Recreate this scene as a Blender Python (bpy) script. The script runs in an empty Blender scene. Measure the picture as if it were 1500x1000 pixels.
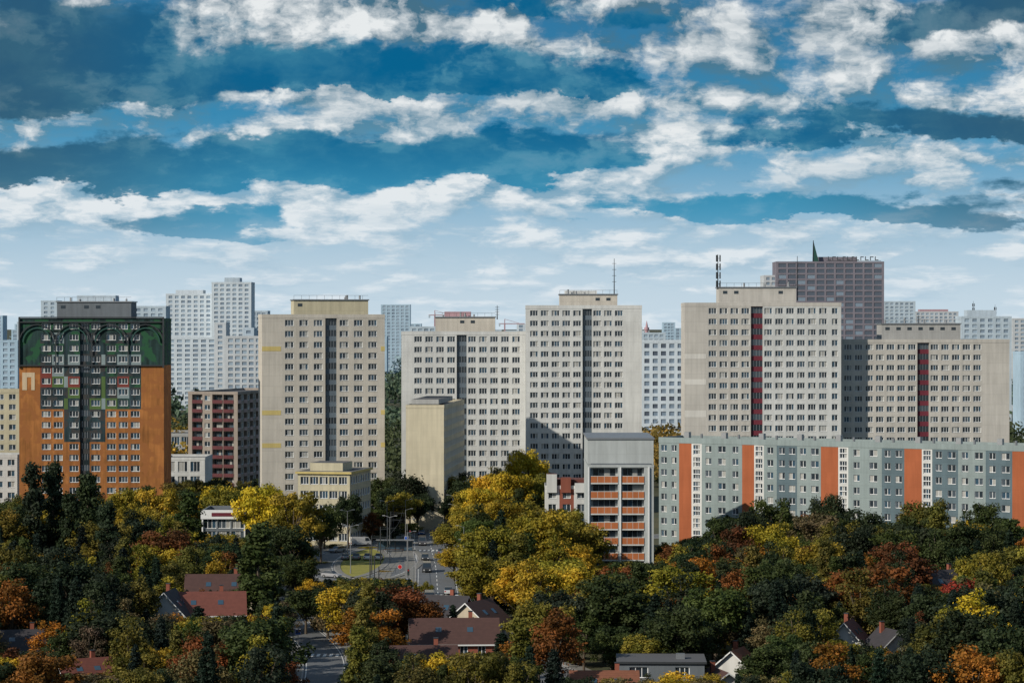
import bpy, math, random
import numpy as np
from mathutils import Vector
random.seed(7); rng=np.random.default_rng(7)
scene=bpy.context.scene
H=52.0
# ------------------------------------------------------------------ node helper
class NG:
    def __init__(s,nt): s.nt=nt
    def n(s,t,**k):
        x=s.nt.nodes.new(t)
        for a,b in k.items(): setattr(x,a,b)
        return x
    def put(s,sock,v):
        if isinstance(v,bpy.types.NodeSocket): s.nt.links.new(v,sock)
        else: sock.default_value=v
    def m(s,op,a,b=None,c=None,clamp=False):
        x=s.n('ShaderNodeMath',operation=op,use_clamp=clamp)
        for i,v in enumerate((a,b,c)):
            if v is not None: s.put(x.inputs[i],v)
        return x.outputs[0]
    def mix(s,f,a,b,bt='MIX'):
        x=s.n('ShaderNodeMix',data_type='RGBA',blend_type=bt)
        s.put(x.inputs[0],f)
        s.put(x.inputs[6],a if isinstance(a,bpy.types.NodeSocket) else (*a,1))
        s.put(x.inputs[7],b if isinstance(b,bpy.types.NodeSocket) else (*b,1))
        return x.outputs[2]
    def xyz(s,x,y,z):
        c=s.n('ShaderNodeCombineXYZ')
        for i,v in enumerate((x,y,z)): s.put(c.inputs[i],v)
        return c.outputs[0]
    def noise(s,vec,scale,detail=4,rough=.5,dist=0,dims='3D'):
        x=s.n('ShaderNodeTexNoise',noise_dimensions=dims)
        if vec is not None: s.put(x.inputs['Vector'],vec)
        s.put(x.inputs['Scale'],scale); s.put(x.inputs['Detail'],detail)
        s.put(x.inputs['Roughness'],rough); s.put(x.inputs['Distortion'],dist)
        return x
    def ss(s,v,a,b,lo=0.,hi=1.):
        x=s.n('ShaderNodeMapRange',interpolation_type='SMOOTHSTEP')
        s.put(x.inputs[0],v); s.put(x.inputs[1],a); s.put(x.inputs[2],b); s.put(x.inputs[3],lo); s.put(x.inputs[4],hi)
        return x.outputs[0]
MATS={}
def newmat(name):
    m=bpy.data.materials.new(name); m.use_nodes=True; m.node_tree.nodes.clear()
    g=NG(m.node_tree); b=g.n('ShaderNodeBsdfPrincipled'); o=g.n('ShaderNodeOutputMaterial')
    g.nt.links.new(b.outputs[0],o.inputs[0]); MATS[name]=m
    return m,g,b
def wall(name,col,rough=.85,seam=.22,stain=.13,ph=2.8,pw=3.0,var=None):
    m,g,b=newmat(name)
    tc=g.n('ShaderNodeTexCoord').outputs['Object']
    sp=g.n('ShaderNodeSeparateXYZ'); g.put(sp.inputs[0],tc)
    X,Y,Z=sp.outputs
    st=g.noise(g.xyz(g.m('MULTIPLY',X,1.2),g.m('MULTIPLY',Y,1.2),g.m('MULTIPLY',Z,.09)),.8,4,.6).outputs[0]
    pt=g.noise(tc,.09,5,.6).outputs[0]
    f=g.m('ADD',g.m('MULTIPLY',st,.6),g.m('MULTIPLY',pt,.6))
    dark=tuple(c*(1-stain*1.5) for c in col); lite=tuple(min(1,c*(1+stain*.5)) for c in col)
    c=g.mix(g.ss(f,.4,.8),dark,lite)
    if var: c=g.mix(g.ss(g.noise(tc,.35,3).outputs[0],.48,.56),c,var)
    if seam>0:
        fz=g.m('FRACT',g.m('DIVIDE',Z,ph)); fx=g.m('FRACT',g.m('DIVIDE',g.m('ADD',X,Y),pw))
        s1=g.m('MAXIMUM',g.m('LESS_THAN',fz,.035),g.m('LESS_THAN',fx,.02))
        c=g.mix(g.m('MULTIPLY',s1,seam),c,tuple(k*.35 for k in col))
        wn=g.n('ShaderNodeTexWhiteNoise',noise_dimensions='2D')
        g.put(wn.inputs[0],g.xyz(g.m('FLOOR',g.m('DIVIDE',g.m('ADD',X,Y),pw)),g.m('FLOOR',g.m('DIVIDE',Z,ph)),0.))
        c=g.mix(g.m('MULTIPLY',wn.outputs[0],.12),c,tuple(k*.5 for k in col))
    g.put(b.inputs['Base Color'],c); b.inputs['Roughness'].default_value=rough
    b.inputs['Specular IOR Level'].default_value=.2
    return m
def plain(name,col,rough=.6,metal=0,spec=.4,nz=.12,sc=2.):
    m,g,b=newmat(name)
    tc=g.n('ShaderNodeTexCoord').outputs['Object']
    nn=g.noise(tc,sc,4,.6).outputs[0]
    g.put(b.inputs['Base Color'],g.mix(nn,tuple(c*(1-nz) for c in col),tuple(min(1,c*(1+nz)) for c in col)))
    b.inputs['Roughness'].default_value=rough; b.inputs['Metallic'].default_value=metal
    b.inputs['Specular IOR Level'].default_value=spec
    return m
wall('concrete_cream',(.575,.535,.47)); wall('concrete_white',(.61,.62,.61)); wall('concrete_warm',(.53,.505,.465))
wall('concrete_grey',(.40,.40,.39)); wall('spandrel_light',(.64,.62,.58),seam=0)
wall('yellow_band',(.60,.48,.19),seam=0)
wall('orange_render',(.41,.165,.05),stain=.35,seam=.14,var=(.31,.12,.04))
wall('mural_green',(.030,.065,.062),stain=.5,seam=0,var=(.025,.09,.045))
wall('mural_dark',(.03,.055,.065),stain=.5,seam=0,var=(.05,.05,.05))
wall('mural_red',(.20,.05,.04),seam=0); wall('mural_pale',(.24,.30,.31),seam=0); wall('mural_leaf',(.09,.15,.05),seam=0)
wall('logo_beige',(.55,.43,.29),seam=0)
wall('stair_blue',(.13,.165,.20),seam=0); wall('stair_red',(.15,.03,.045),seam=0); wall('stair_grey',(.15,.17,.19),seam=0)
wall('teal_light',(.265,.32,.32)); wall('teal_dark',(.115,.165,.19)); wall('orange_strip',(.38,.115,.05),seam=.1)
wall('attic_pale',(.44,.47,.47),pw=4.5,seam=.15)
wall('balcony_orange',(.45,.15,.058),seam=0); wall('balcony_maroon',(.13,.045,.05),seam=0); wall('pink_render',(.46,.34,.32))
wall('block_brown',(.34,.29,.25)); wall('gable_yellow',(.60,.54,.40),ph=1.4,seam=.12); wall('office_beige',(.54,.49,.35))
wall('render_white',(.62,.62,.60),seam=0); wall('brick_red',(.27,.09,.06),seam=0); wall('render_cream',(.50,.44,.34),seam=0)
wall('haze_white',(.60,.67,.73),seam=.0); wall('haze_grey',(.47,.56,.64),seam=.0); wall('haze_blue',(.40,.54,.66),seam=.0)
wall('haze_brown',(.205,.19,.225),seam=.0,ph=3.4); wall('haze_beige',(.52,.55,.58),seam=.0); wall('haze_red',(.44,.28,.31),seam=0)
plain('roof_felt',(.10,.10,.105),.9); plain('window_frame',(.72,.73,.73),.5); plain('frame_dark',(.06,.07,.08),.4)
plain('metal_grey',(.30,.31,.32),.45,.6); plain('metal_dark',(.05,.055,.06),.5,.3)
plain('glass_dark',(.025,.035,.045),.12,0,.7); plain('glass_mid',(.07,.09,.11),.15,0,.6); plain('glass_curtain',(.33,.33,.31),.5,0,.4)
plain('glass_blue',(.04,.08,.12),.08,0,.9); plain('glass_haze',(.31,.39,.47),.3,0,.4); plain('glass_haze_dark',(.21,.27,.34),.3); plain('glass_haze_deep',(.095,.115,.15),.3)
plain('green_metal',(.03,.09,.075),.5,.2); plain('wood_door',(.12,.06,.03),.6)
def tiles(name,col):
    m,g,b=newmat(name); tc=g.n('ShaderNodeTexCoord').outputs['Object']
    w=g.n('ShaderNodeTexWave',wave_type='BANDS',bands_direction='Z'); g.put(w.inputs[0],tc); w.inputs['Scale'].default_value=1.6; w.inputs['Distortion'].default_value=.4
    nn=g.noise(tc,1.3,5,.7).outputs[0]
    c=g.mix(nn,tuple(k*.5 for k in col),tuple(k*1.35 for k in col)); c=g.mix(g.m('MULTIPLY',w.outputs[1],.35),c,tuple(k*.4 for k in col))
    g.put(b.inputs['Base Color'],c); b.inputs['Roughness'].default_value=.8
tiles('tiles_red',(.17,.052,.036)); tiles('tiles_brown',(.085,.04,.033)); tiles('tiles_dark',(.045,.04,.045)); tiles('tiles_orange',(.22,.08,.042))

GL=['glass_dark']*6+['glass_mid']*3+['glass_curtain']*2+['glass_blue']*2
# ------------------------------------------------------------------ mesh builder
class Bld:
    def __init__(s): s.p={}
    def q(s,part,mat,*pts):
        d=s.p.setdefault(part,{'v':[],'f':[],'m':[],'mats':[]})
        if mat not in d['mats']: d['mats'].append(mat)
        i=len(d['v']); d['v'].extend(pts); d['f'].append(tuple(range(i,i+len(pts)))); d['m'].append(d['mats'].index(mat))
    def box(s,part,mat,x0,x1,y0,y1,z0,z1,top=None):
        a=(x0,y0,z0);b=(x1,y0,z0);c=(x1,y1,z0);d=(x0,y1,z0);e=(x0,y0,z1);f=(x1,y0,z1);g=(x1,y1,z1);h=(x0,y1,z1)
        for Q in ((a,b,f,e),(b,c,g,f),(c,d,h,g),(d,a,e,h),(d,c,b,a)): s.q(part,mat,*Q)
        s.q(part,top or mat,e,f,g,h)
    def cyl(s,part,mat,x,y,z0,z1,r0,r1=None,n=8):
        r1=r0 if r1 is None else r1
        A=[(x+r0*math.cos(2*math.pi*i/n),y+r0*math.sin(2*math.pi*i/n),z0) for i in range(n)]
        B=[(x+r1*math.cos(2*math.pi*i/n),y+r1*math.sin(2*math.pi*i/n),z1) for i in range(n)]
        for i in range(n): s.q(part,mat,A[i],A[(i+1)%n],B[(i+1)%n],B[i])
        s.q(part,mat,*B)
    def beam(s,part,mat,p,q,r):
        p=Vector(p);q=Vector(q);d=(q-p).normalized(); a=d.cross(Vector((0,0,1)))
        if a.length<.01: a=Vector((1,0,0))
        a.normalize(); b=d.cross(a)
        o=[a*r+b*r,-a*r+b*r,-a*r-b*r,a*r-b*r]
        for i in range(4): s.q(part,mat,tuple(p+o[i]),tuple(p+o[(i+1)%4]),tuple(q+o[(i+1)%4]),tuple(q+o[i]))
    def mesh(s,name,d):
        me=bpy.data.meshes.new(name); me.from_pydata(d['v'],[],d['f'])
        for m in d['mats']: me.materials.append(MATS[m])
        me.polygons.foreach_set('material_index',d['m']); me.update(); return me
    def build(s,name,loc=(0,0,0),rot=0):
        if len(s.p)==1:
            k,d=next(iter(s.p.items())); r=bpy.data.objects.new(name,s.mesh(name,d)); scene.collection.objects.link(r)
        else:
            r=bpy.data.objects.new(name,None); scene.collection.objects.link(r)
            for k,d in s.p.items():
                o=bpy.data.objects.new(k,s.mesh(k,d)); scene.collection.objects.link(o); o.parent=r
        r.location=loc; r.rotation_euler=(0,0,rot); return r
def facade(b,o,d,z0,fh,nf,cols,wm,accent='stair_blue',glass=None,frame='window_frame',fine=True):
    n=(d[1],-d[0]); glass=glass or GL
    def P(s,t,z): return (o[0]+d[0]*s+n[0]*t,o[1]+d[1]*s+n[1]*t,z)
    def Q(part,mat,s0,s1,za,zb,t=0): b.q(part,mat,P(s0,t,za),P(s1,t,za),P(s1,t,zb),P(s0,t,zb))
    def hole(s0,s1,za,zb,dep,mat,part='walls'):
        b.q(part,mat,P(s0,0,za),P(s0,0,zb),P(s0,-dep,zb),P(s0,-dep,za)); b.q(part,mat,P(s1,0,za),P(s1,-dep,za),P(s1,-dep,zb),P(s1,0,zb))
        b.q(part,mat,P(s0,0,za),P(s0,-dep,za),P(s1,-dep,za),P(s1,0,za)); b.q(part,mat,P(s0,0,zb),P(s1,0,zb),P(s1,-dep,zb),P(s0,-dep,zb))
    s=0
    for ci,c in enumerate(cols):
        w,t=c[0],c[1]; op=c[2] if len(c)>2 else {}
        s0,s1=s,s+w; s+=w
        for f in range(nf):
            za,zb=z0+f*fh,z0+(f+1)*fh; m=wm(ci,f)
            if t=='b': Q('walls',m,s0,s1,za,zb); continue
            if t in('w','h'):
                ww=min(op.get('ww',w*.62),w-.2); sill=op.get('sill',.85); hd=op.get('hd',fh-.45)
                a=(s0+s1-ww)/2; e=a+ww; dep=.22 if fine else .3
                Q('walls',m,s0,a,za,zb); Q('walls',m,e,s1,za,zb); Q('walls',m,a,e,za,za+sill); Q('walls',m,a,e,za+hd,zb)
                hole(a,e,za+sill,za+hd,dep,frame if fine else m)
                nsash=op.get('n',2 if ww<2 else 3)
                if not fine: nsash=1
                for k in range(nsash):
                    Q('windows',random.choice(glass),a+ww*k/nsash,a+ww*(k+1)/nsash,za+sill,za+hd,-dep)
                if fine:
                    fr=.09
                    for (x0,x1,y0,y1) in ((a,a+fr,za+sill,za+hd),(e-fr,e,za+sill,za+hd),(a+fr,e-fr,za+sill,za+sill+fr),(a+fr,e-fr,za+hd-fr,za+hd)):
                        Q('window_frames',frame,x0,x1,y0,y1,-dep+.05)
                    for k in range(1,nsash):
                        x=a+ww*k/nsash; Q('window_frames',frame,x-fr*.6,x+fr*.6,za+sill+fr,za+hd-fr,-dep+.05)
                    b.q('window_frames','metal_grey',P(a-.05,.07,za+sill-.03),P(e+.05,.07,za+sill-.03),P(e+.05,-.0,za+sill+.0),P(a-.05,-.0,za+sill+.0))
            if t=='s':
                dep=.6; Q('stairwell',accent,s0,s1,za,za+1.0,-dep); Q('windows',random.choice(glass[:-4]),s0,s1,za+1.0,zb-.25,-dep-.1); Q('stairwell',accent,s0,s1,zb-.25,zb,-dep)
                b.q('stairwell',m,P(s0,0,za),P(s0,0,zb),P(s0,-dep-.1,zb),P(s0,-dep-.1,za)); b.q('stairwell',m,P(s1,0,za),P(s1,-dep-.1,za),P(s1,-dep-.1,zb),P(s1,0,zb))
                if fine: 
                    for k in (1,2,3): Q('window_frames','metal_grey',s0+w*k/4-.06,s0+w*k/4+.06,za+1,zb-.25,-dep+.02)
            if t=='l':
                dep=1.3; par=op.get('par',1.05); ac=op.get('ac',accent)
                hole(s0+.12,s1-.12,za+.12,zb-.1,dep,m)
                Q('walls',m,s0,s0+.12,za,zb); Q('walls',m,s1-.12,s1,za,zb); Q('walls',m,s0+.12,s1-.12,za,za+.12); Q('walls',m,s0+.12,s1-.12,zb-.1,zb)
                Q('walls',m,s0,s1,za+.1,zb,-dep)
                wq=(s1-s0)*.8; a=(s0+s1-wq)/2
                for k in range(4): Q('windows',random.choice(glass),a+wq*k/4+.05,a+wq*(k+1)/4-.05,za+(.2 if k==1 else .9),zb-.4,-dep+.04)
                pa,pb=s0+.12,s1-.12
                Q('balconies',ac,pa,pb,za,za+par,.12); Q('balconies',ac,pb,pa,za,za+par,.02)
                b.q('balconies','window_frame',P(pa,.12,za+par),P(pb,.12,za+par),P(pb,.02,za+par),P(pa,.02,za+par))
                b.q('balconies',ac,P(pa,.12,za),P(pa,.12,za+par),P(pa,.02,za+par),P(pa,.02,za)); b.q('balconies',ac,P(pb,.12,za),P(pb,.02,za),P(pb,.02,za+par),P(pb,.12,za+par))
                if op.get('band'):
                    Q('balconies','render_white',pa,pb,za-.3,za-.02,.14); Q('balconies','render_white',pa,pb,za+par+.02,za+par+.12,.1)
                    for k in range(1,4): Q('balconies','render_white',pa+(pb-pa)*k/4-.03,pa+(pb-pa)*k/4+.03,za,za+par,.135)
    return s
def fill(w,bay,**op):
    n=max(1,round(w/bay)); return [(w/n,'w',op)]*n
def shell(b,W,Dp,h,nf,fh,front,wm,accent='stair_blue',par=.9,left=None,right=None,back=True,**k):
    facade(b,(0,0),(1,0),0,fh,nf,front,wm,accent,**k)
    facade(b,(W,0),(0,1),0,fh,nf,right or [(Dp,'b')],wm,accent,**k)
    facade(b,(0,Dp),(0,-1),0,fh,nf,left or [(Dp,'b')],wm,accent,**k)
    facade(b,(W,Dp),(-1,0),0,fh,nf,[(W,'b')],wm,accent,**k)
    z=nf*fh; m=wm(0,nf-1); t=.25
    b.box('parapet',m,-.06,W+.06,-.06,t,z,z+par,'metal_grey'); b.box('parapet',m,-.06,W+.06,Dp-t,Dp+.06,z,z+par,'metal_grey')
    b.box('parapet',m,-.06,t,t,Dp-t,z,z+par,'metal_grey'); b.box('parapet',m,W-t,W+.06,t,Dp-t,z,z+par,'metal_grey')
    b.q('roof','roof_felt',(t,t,z+.1),(W-t,t,z+.1),(W-t,Dp-t,z+.1),(t,Dp-t,z+.1))
    return z+par
def penthouse(b,x0,x1,z0,z1,dep,mat,y0=3):
    b.box('penthouse',mat,x0,x1,y0,dep-2,z0-.8,z1,'roof_felt')
    b.box('penthouse','metal_grey',x0-.25,x1+.25,y0-.25,dep-1.75,z1,z1+.3)
    n=int((x1-x0)/3)
    for i in range(n):
        x=x0+1+i*3
        if random.random()<.6: b.box('penthouse','glass_dark',x,x+1.2,y0-.03,y0+.1,z1-1.6,z1-.8)
    for i in range(4):
        x=random.uniform(x0+1,x1-1); b.cyl('roof_vents','metal_grey',x,y0+2,z1+.3,z1+random.uniform(.8,1.8),.25)
    for x in np.arange(x0,x1+.1,2.): b.beam('railing','metal_dark',(x,y0-.2,z1+.3),(x,y0-.2,z1+1.3),.03)
    b.beam('railing','metal_dark',(x0,y0-.2,z1+1.3),(x1,y0-.2,z1+1.3),.03)
def mast(b,x,y,z0,z1,kind=0):
    b.cyl('antenna','metal_dark',x,y,z0,z1,.16,.07,6)
    if kind==0:
        for k in range(4):
            z=z0+(z1-z0)*(.35+.17*k); b.beam('antenna','metal_dark',(x-.6,y,z),(x+.6,y,z),.05)
    else:
        for z in np.arange(z0+1.5,z1-.6,2.3):
            for a in (0,2.1,4.2):
                px,py=x+.6*math.cos(a),y+.6*math.sin(a)
                b.beam('antenna','metal_dark',(x,y,z),(px,py,z),.05); b.box('antenna','metal_dark',px-.17,px+.17,py-.12,py+.12,z-.9,z+.9)
# ------------------------------------------------------------------ main towers
# A
b=Bld(); W=37.1;Dp=15;fh=2.8;nf=19
cols=[(5.4,'b')]+[(3.05,'w',{'ww':2.3})]*2+[(1.,'b')]+[(3.05,'w',{'ww':2.3})]+[(2.5,'s')]+[(3.05,'w',{'ww':2.3})]+[(1.,'b')]+[(3.05,'w',{'ww':2.3})]*3
rest=W-sum(c[0] for c in cols); cols+=[(rest,'b')]
def wmA(c,f):
    if f>=15: return 'mural_green' if (c in(0,len(cols)-1) or f==18) else random.choice(['mural_green','mural_dark','mural_dark','mural_pale'])
    if f>=11 and c not in(0,len(cols)-1): return random.choice(['mural_dark']*7+['mural_pale','mural_red','mural_leaf','mural_green'])
    if f>=8 and 3<=c<=7: return random.choice(['mural_dark']*5+['mural_pale'])
    return 'orange_render'
shell(b,W,Dp,0,nf,fh,cols,wmA,'mural_dark',par=.9)
z=nf*fh
for k in range(4):
    cx=W*(k+.5)/4; r=W/8-.15
    for rr in (r,r-.9):
        pr=None
        for i in range(13):
            a=math.pi*i/12; p=(cx-rr*math.cos(a),-.35,z-5.2+rr*math.sin(a))
            if pr: b.beam('arches','metal_dark' if rr==r else 'green_metal',pr,p,.13)
            pr=p
    b.beam('arches','metal_dark',(cx-r,-.35,z-5.2),(cx-r,-.35,z-11.8),.12)
b.beam('arches','metal_dark',(W-.1,-.35,z-11.8),(W-.1,-.35,z+1.2),.2); b.beam('arches','metal_dark',(.1,-.35,z-11.8),(.1,-.35,z+1.2),.2)
for zz in (z+1.1,z-.1,z-11.2,): b.beam('arches','metal_dark',(0,-.35,zz),(W,-.35,zz),.15)
b.box('logo','logo_beige',.8,2.,-.08,.0,z-17.5,z-13); b.box('logo','logo_beige',2.,4.,-.08,.0,z-14.2,z-13); b.box('logo','logo_beige',3.1,4.,-.08,.0,z-17.5,z-14.2)
penthouse(b,9.2,28.3,z+.9,58.2,Dp,'stair_grey'); b.box('penthouse','haze_grey',14,24,5,11,58.5,60,'roof_felt')
b.build('orange_mural_apartment_tower',(-126.35,700,0),0)
# B
b=Bld(); W=32;Dp=15;fh=2.85;nf=19
w={'ww':2.25}
cols=[(5.2,'b')]+[(3.75,'w',w)]*3+[(3.0,'s')]+[(3.75,'w',w)]*3+[(32-5.2-22.5-3.0,'b')]
shell(b,W,Dp,0,nf,fh,cols,lambda c,f:'concrete_cream','stair_blue',par=1.)
for zz in (45.6,29.0,20.5): 
    b.box('yellow_bands','yellow_band',-.03,4.9,-.035,.0,zz,zz+1.2); b.box('yellow_bands','yellow_band',31,32.04,-.035,.0,zz,zz+1.2); b.box('yellow_bands','yellow_band',32.0,32.04,0,15,zz,zz+1.2)
penthouse(b,8.5,28,55.1,58.8,Dp,'office_beige')
b.build('cream_apartment_tower',(-64.9,709,0),math.radians(9))
# C
b=Bld(); W=35.;Dp=14;fh=2.92;nf=17; w={'ww':2.2}
cols=[(3.2,'b')]+[(3.1,'w',w)]*4+[(2.8,'s')]+[(3.1,'w',w)]*5; cols+=[(W-sum(c[0] for c in cols),'b')]
shell(b,W,Dp,0,nf,fh,cols,lambda c,f:'concrete_white','stair_blue',par=1.)
penthouse(b,9.5,26.4,50.6,54.5,Dp,'concrete_cream'); b.box('penthouse','haze_red',12,19.5,6,11,54.8,56.2,'haze_red')
mast(b,27,5,54,58,0)
b.build('white_apartment_tower',(-31.2,770,0))
b=Bld(); W=32.3;Dp=15;fh=2.845;nf=20
cols=[(.8,'b')]+[(3.0,'w',w)]*5+[(2.6,'s')]+[(3.0,'w',w)]*3; cols+=[(W-sum(c[0] for c in cols),'b')]
shell(b,W,Dp,0,nf,fh,cols,lambda c,f:'concrete_white','stair_blue',par=1.)
penthouse(b,9.5,25.6,57.9,60.8,Dp,'concrete_cream'); b.box('penthouse','concrete_white',11,20,6,12,61.1,62,'roof_felt')
mast(b,24.8,5,61,71,0)
b.build('white_apartment_tower',(3.83,760,0))
# D
b=Bld(); W=42.1;Dp=16;fh=2.87;nf=20; w={'ww':2.1}
cols=[(6.,'b')]+[(2.95,'w',w)]*4+[(3.2,'s')]+[(2.95,'w',w)]*6; cols+=[(W-sum(c[0] for c in cols),'w',{'ww':1.6})]
shell(b,W,Dp,0,nf,fh,cols,lambda c,f:'concrete_warm' if c<5 else 'concrete_white','stair_red',par=1.)
b.box('pale_band','spandrel_light',0,5.8,-.035,0,36.3,37.8); b.box('pale_band','spandrel_light',0,5.8,-.035,0,27.6,29.4); b.box('pale_band','spandrel_light',0,5.8,-.035,0,43.3,44.6)
penthouse(b,9.5,30.3,58.4,62.4,Dp,'concrete_warm'); mast(b,9.2,4,62,71.5,1); mast(b,30.7,4,59,71,0)
b.build('concrete_apartment_tower',(46.5,735,0))
b=Bld(); W=45.8;Dp=15;fh=2.8;nf=17
cols=[(.5,'b')]+[(2.9,'w',w)]*7+[(3.2,'s')]+[(2.9,'w',w)]*5; cols+=[(W-sum(c[0] for c in cols),'b')]
shell(b,W,Dp,0,nf,fh,cols,lambda c,f:'concrete_warm','stair_red',par=.9)
penthouse(b,11.5,33,48.5,52.6,Dp,'concrete_grey'); mast(b,22,6,52,55,0)
b.build('concrete_apartment_tower',(89.2,741,0))
# ------------------------------------------------------------------ foreground slab
b=Bld(); L=104.;Dp=12;fh=2.8;nf=9
cols=[];cm=[]
def add(w_,t,m,op={}): cols.append((w_,t,op)); cm.append(m)
def wins(total,m,bay=3.2,ww=1.9):
    n=max(1,round(total/bay))
    for i in range(n): add(total/n,'w',m,{'ww':ww if i%2 else 1.5,'sill':.9})
ST={'ww':1.7,'sill':.35,'hd':2.5,'n':3}
wins(5.2,'teal_light',2.6,1.3); add(3.2,'b','orange_strip'); add(2.6,'h','render_white',ST)
wins(10.2,'teal_light'); add(3.0,'b','orange_strip'); add(2.4,'h','render_white',ST)
wins(3.2,'teal_light'); wins(5.,'teal_dark',2.5,1.6); wins(5.8,'teal_light',2.9); add(4.2,'b','orange_strip'); add(2.4,'h','render_white',ST)
wins(8,'teal_light'); wins(5.3,'teal_dark',2.65,1.6); add(4.1,'b','orange_strip'); add(2.4,'h','render_white',ST)
wins(6,'teal_dark',3.); wins(6.3,'teal_light'); wins(6,'teal_dark',3.); add(4.,'b','orange_strip'); wins(104-sum(c[0] for c in cols),'teal_light')
shell(b,L,Dp,0,nf,fh,cols,lambda c,f:cm[c] if c>0 else 'teal_light','stair_grey',par=1.3)
for x in np.arange(4,100,9.5):
    b.box('roof_vents','metal_grey',x,x+1.2,5,6.2,25.3,27.6); b.cyl('roof_vents','metal_grey',x+4,6,25.3,27.2,.3)
s=0
for c,mm in zip(cols,cm):
    if mm=='render_white':
        for f in range(nf): b.box('stair_lattice','window_frame',s+.3,s+c[0]-.3,-.06,-.01,f*fh+1.35,f*fh+1.55)
    s+=c[0]
ang=math.atan2(-45,77.1)
b.build('grey_orange_apartment_block',(33.9,630,0),ang)
b=Bld(); W=13.8;Dp=30;fh=3.22;nf=7
lo={'ac':'balcony_orange','par':1.3,'band':1}
cols=[(.5,'b')]+[(5.9,'l',lo),(.5,'b'),(5.0,'l',lo)]; cols+=[(W-sum(c[0] for c in cols),'b')]
side=[(3,'b'),(3.2,'w',{'ww':1.6}),(3.2,'w',{'ww':1.6}),(3,'b'),(17.6,'b')]
shell(b,W,Dp,0,nf,fh,cols,lambda c,f:'attic_pale','balcony_orange',par=.5,right=side)
for x in (0,6.65,12.6): b.box('piers','window_frame',x,x+.3,-.35,-.07,0,nf*fh)
b.box('attic','attic_pale',.0,W,.9,Dp-.5,23.1,28.3,'roof_felt'); b.box('attic','stair_grey',.6,W-.6,.7,.9,22.8,23.3); b.box('attic','metal_grey',-.2,W+.2,.7,Dp-.3,28.3,28.65)
b.build('orange_balcony_apartment_block',(15.9,572,0))
# ------------------------------------------------------------------ mid blocks
def block(name,loc,rot,W,Dp,nf,fh,front,wallm,right=None,left=None,accent='balcony_maroon',par=.8,fine=True,top=None,glass=None):
    b=Bld(); shell(b,W,Dp,0,nf,fh,front,(lambda c,f:wallm) if isinstance(wallm,str) else wallm,accent,par=par,right=right,left=left,fine=fine,glass=glass)
    if top: top(b)
    return b.build(name,loc,rot)
fr=[(1.2,'b'),(3.6,'l'),(3.0,'w',{'ww':1.8}),(3.6,'l'),(3.6,'l'),(1.2,'b')]
W0=16.2
side=[]
for i in range(9): side+=[(3.,'l',{'ac':'pink_render'}),(2.6,'w',{'ww':1.5})]
a=math.radians(-14)
ox,oy=-84.4-W0*math.cos(a),840-W0*math.sin(a)
block('maroon_balcony_apartment_block',(ox,oy,0),a,W0,sum(c[0] for c in side),11,2.83,fr,'block_brown',right=side)
def gtop(b):
    b.box('attic','concrete_grey',1,8,4,40,32,33.2,'roof_felt')
side=fill(54,3.1,ww=1.6)
block('yellow_gable_apartment_block',(-27.2,700,0),math.radians(-4.5),9.8,54,11,2.83,[(9.8,'b')],'gable_yellow',right=side,top=gtop)
def otop(b):
    b.box('cornice','yellow_band',-.5,13.2,-.5,22.5,17.0,17.5,'roof_felt'); b.box('penthouse','office_beige',2,10,4,14,17.5,19.4,'roof_felt')
block('beige_office_building',(-51,650,0),math.radians(-10),12.7,22,5,3.35,[(.5,'b')]+[(2.34,'w',{'ww':2.0,'sill':1.1,'hd':2.9})]*5+[(.5,'b')],'office_beige',right=[(1,'b')]+fill(20,2.5,ww=1.9,sill=1.1)+[(1,'b')],top=otop)
block('beige_apartment_block',(-158,760,0),0,21.6,14,12,2.8,[(.6,'b')]+fill(20,3.3,ww=1.9)+[(1,'b')],'office_beige')
block('white_apartment_block',(-150,720,0),0,19.5,12,6,2.9,[(.5,'b')]+fill(19,3.2,ww=1.9),'concrete_white')
block('low_white_hall',(-103,800,0),0,13,20,3,4.3,[(1,'b')]+fill(11,3.6,ww=2.8)+[(1,'b')],'concrete_white')
block('low_grey_hall',(-134,980,0),0,30,30,3,4.3,[(1,'b')]+fill(28,3.6,ww=2.8)+[(1,'b')],'concrete_grey')
def stop(b):
    b.box('fascia','window_frame',-.4,9.6,-.5,-.05,9.6,11.6); b.box('sign','stair_red',2,7,-.56,-.5,10.2,11.)
    for x in (-.2,9.1): b.box('columns','window_frame',x,x+.3,-.4,-.1,0,9.6)
block('shop_building',(-68.2,602,0),0,9.3,14,3,3.6,[(3.1,'w',{'ww':2.8,'sill':.3,'hd':3.3})]*3,'stair_grey',top=stop)
def wtop(b):
    for i,(x,z1) in enumerate(((0,19),(3.2,18.2),(6.4,17))): b.box('dormers','render_white' if i%2==0 else 'brick_red',x+.3,x+2.6,-.6,3,14.2,z1-.6,'tiles_red')
    b.box('roof','tiles_red',.4,9.5,3.1,11,15.4,17)
block('white_brick_townhouse',(7.6,622,0),0,9.8,12,5,3.0,[(3.2,'w',{'ww':1.8}),(3.3,'w',{'ww':1.8}),(3.3,'w',{'ww':1.8})],lambda c,f:'brick_red' if (c==1 or f<1) else 'render_white',top=wtop)
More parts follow.
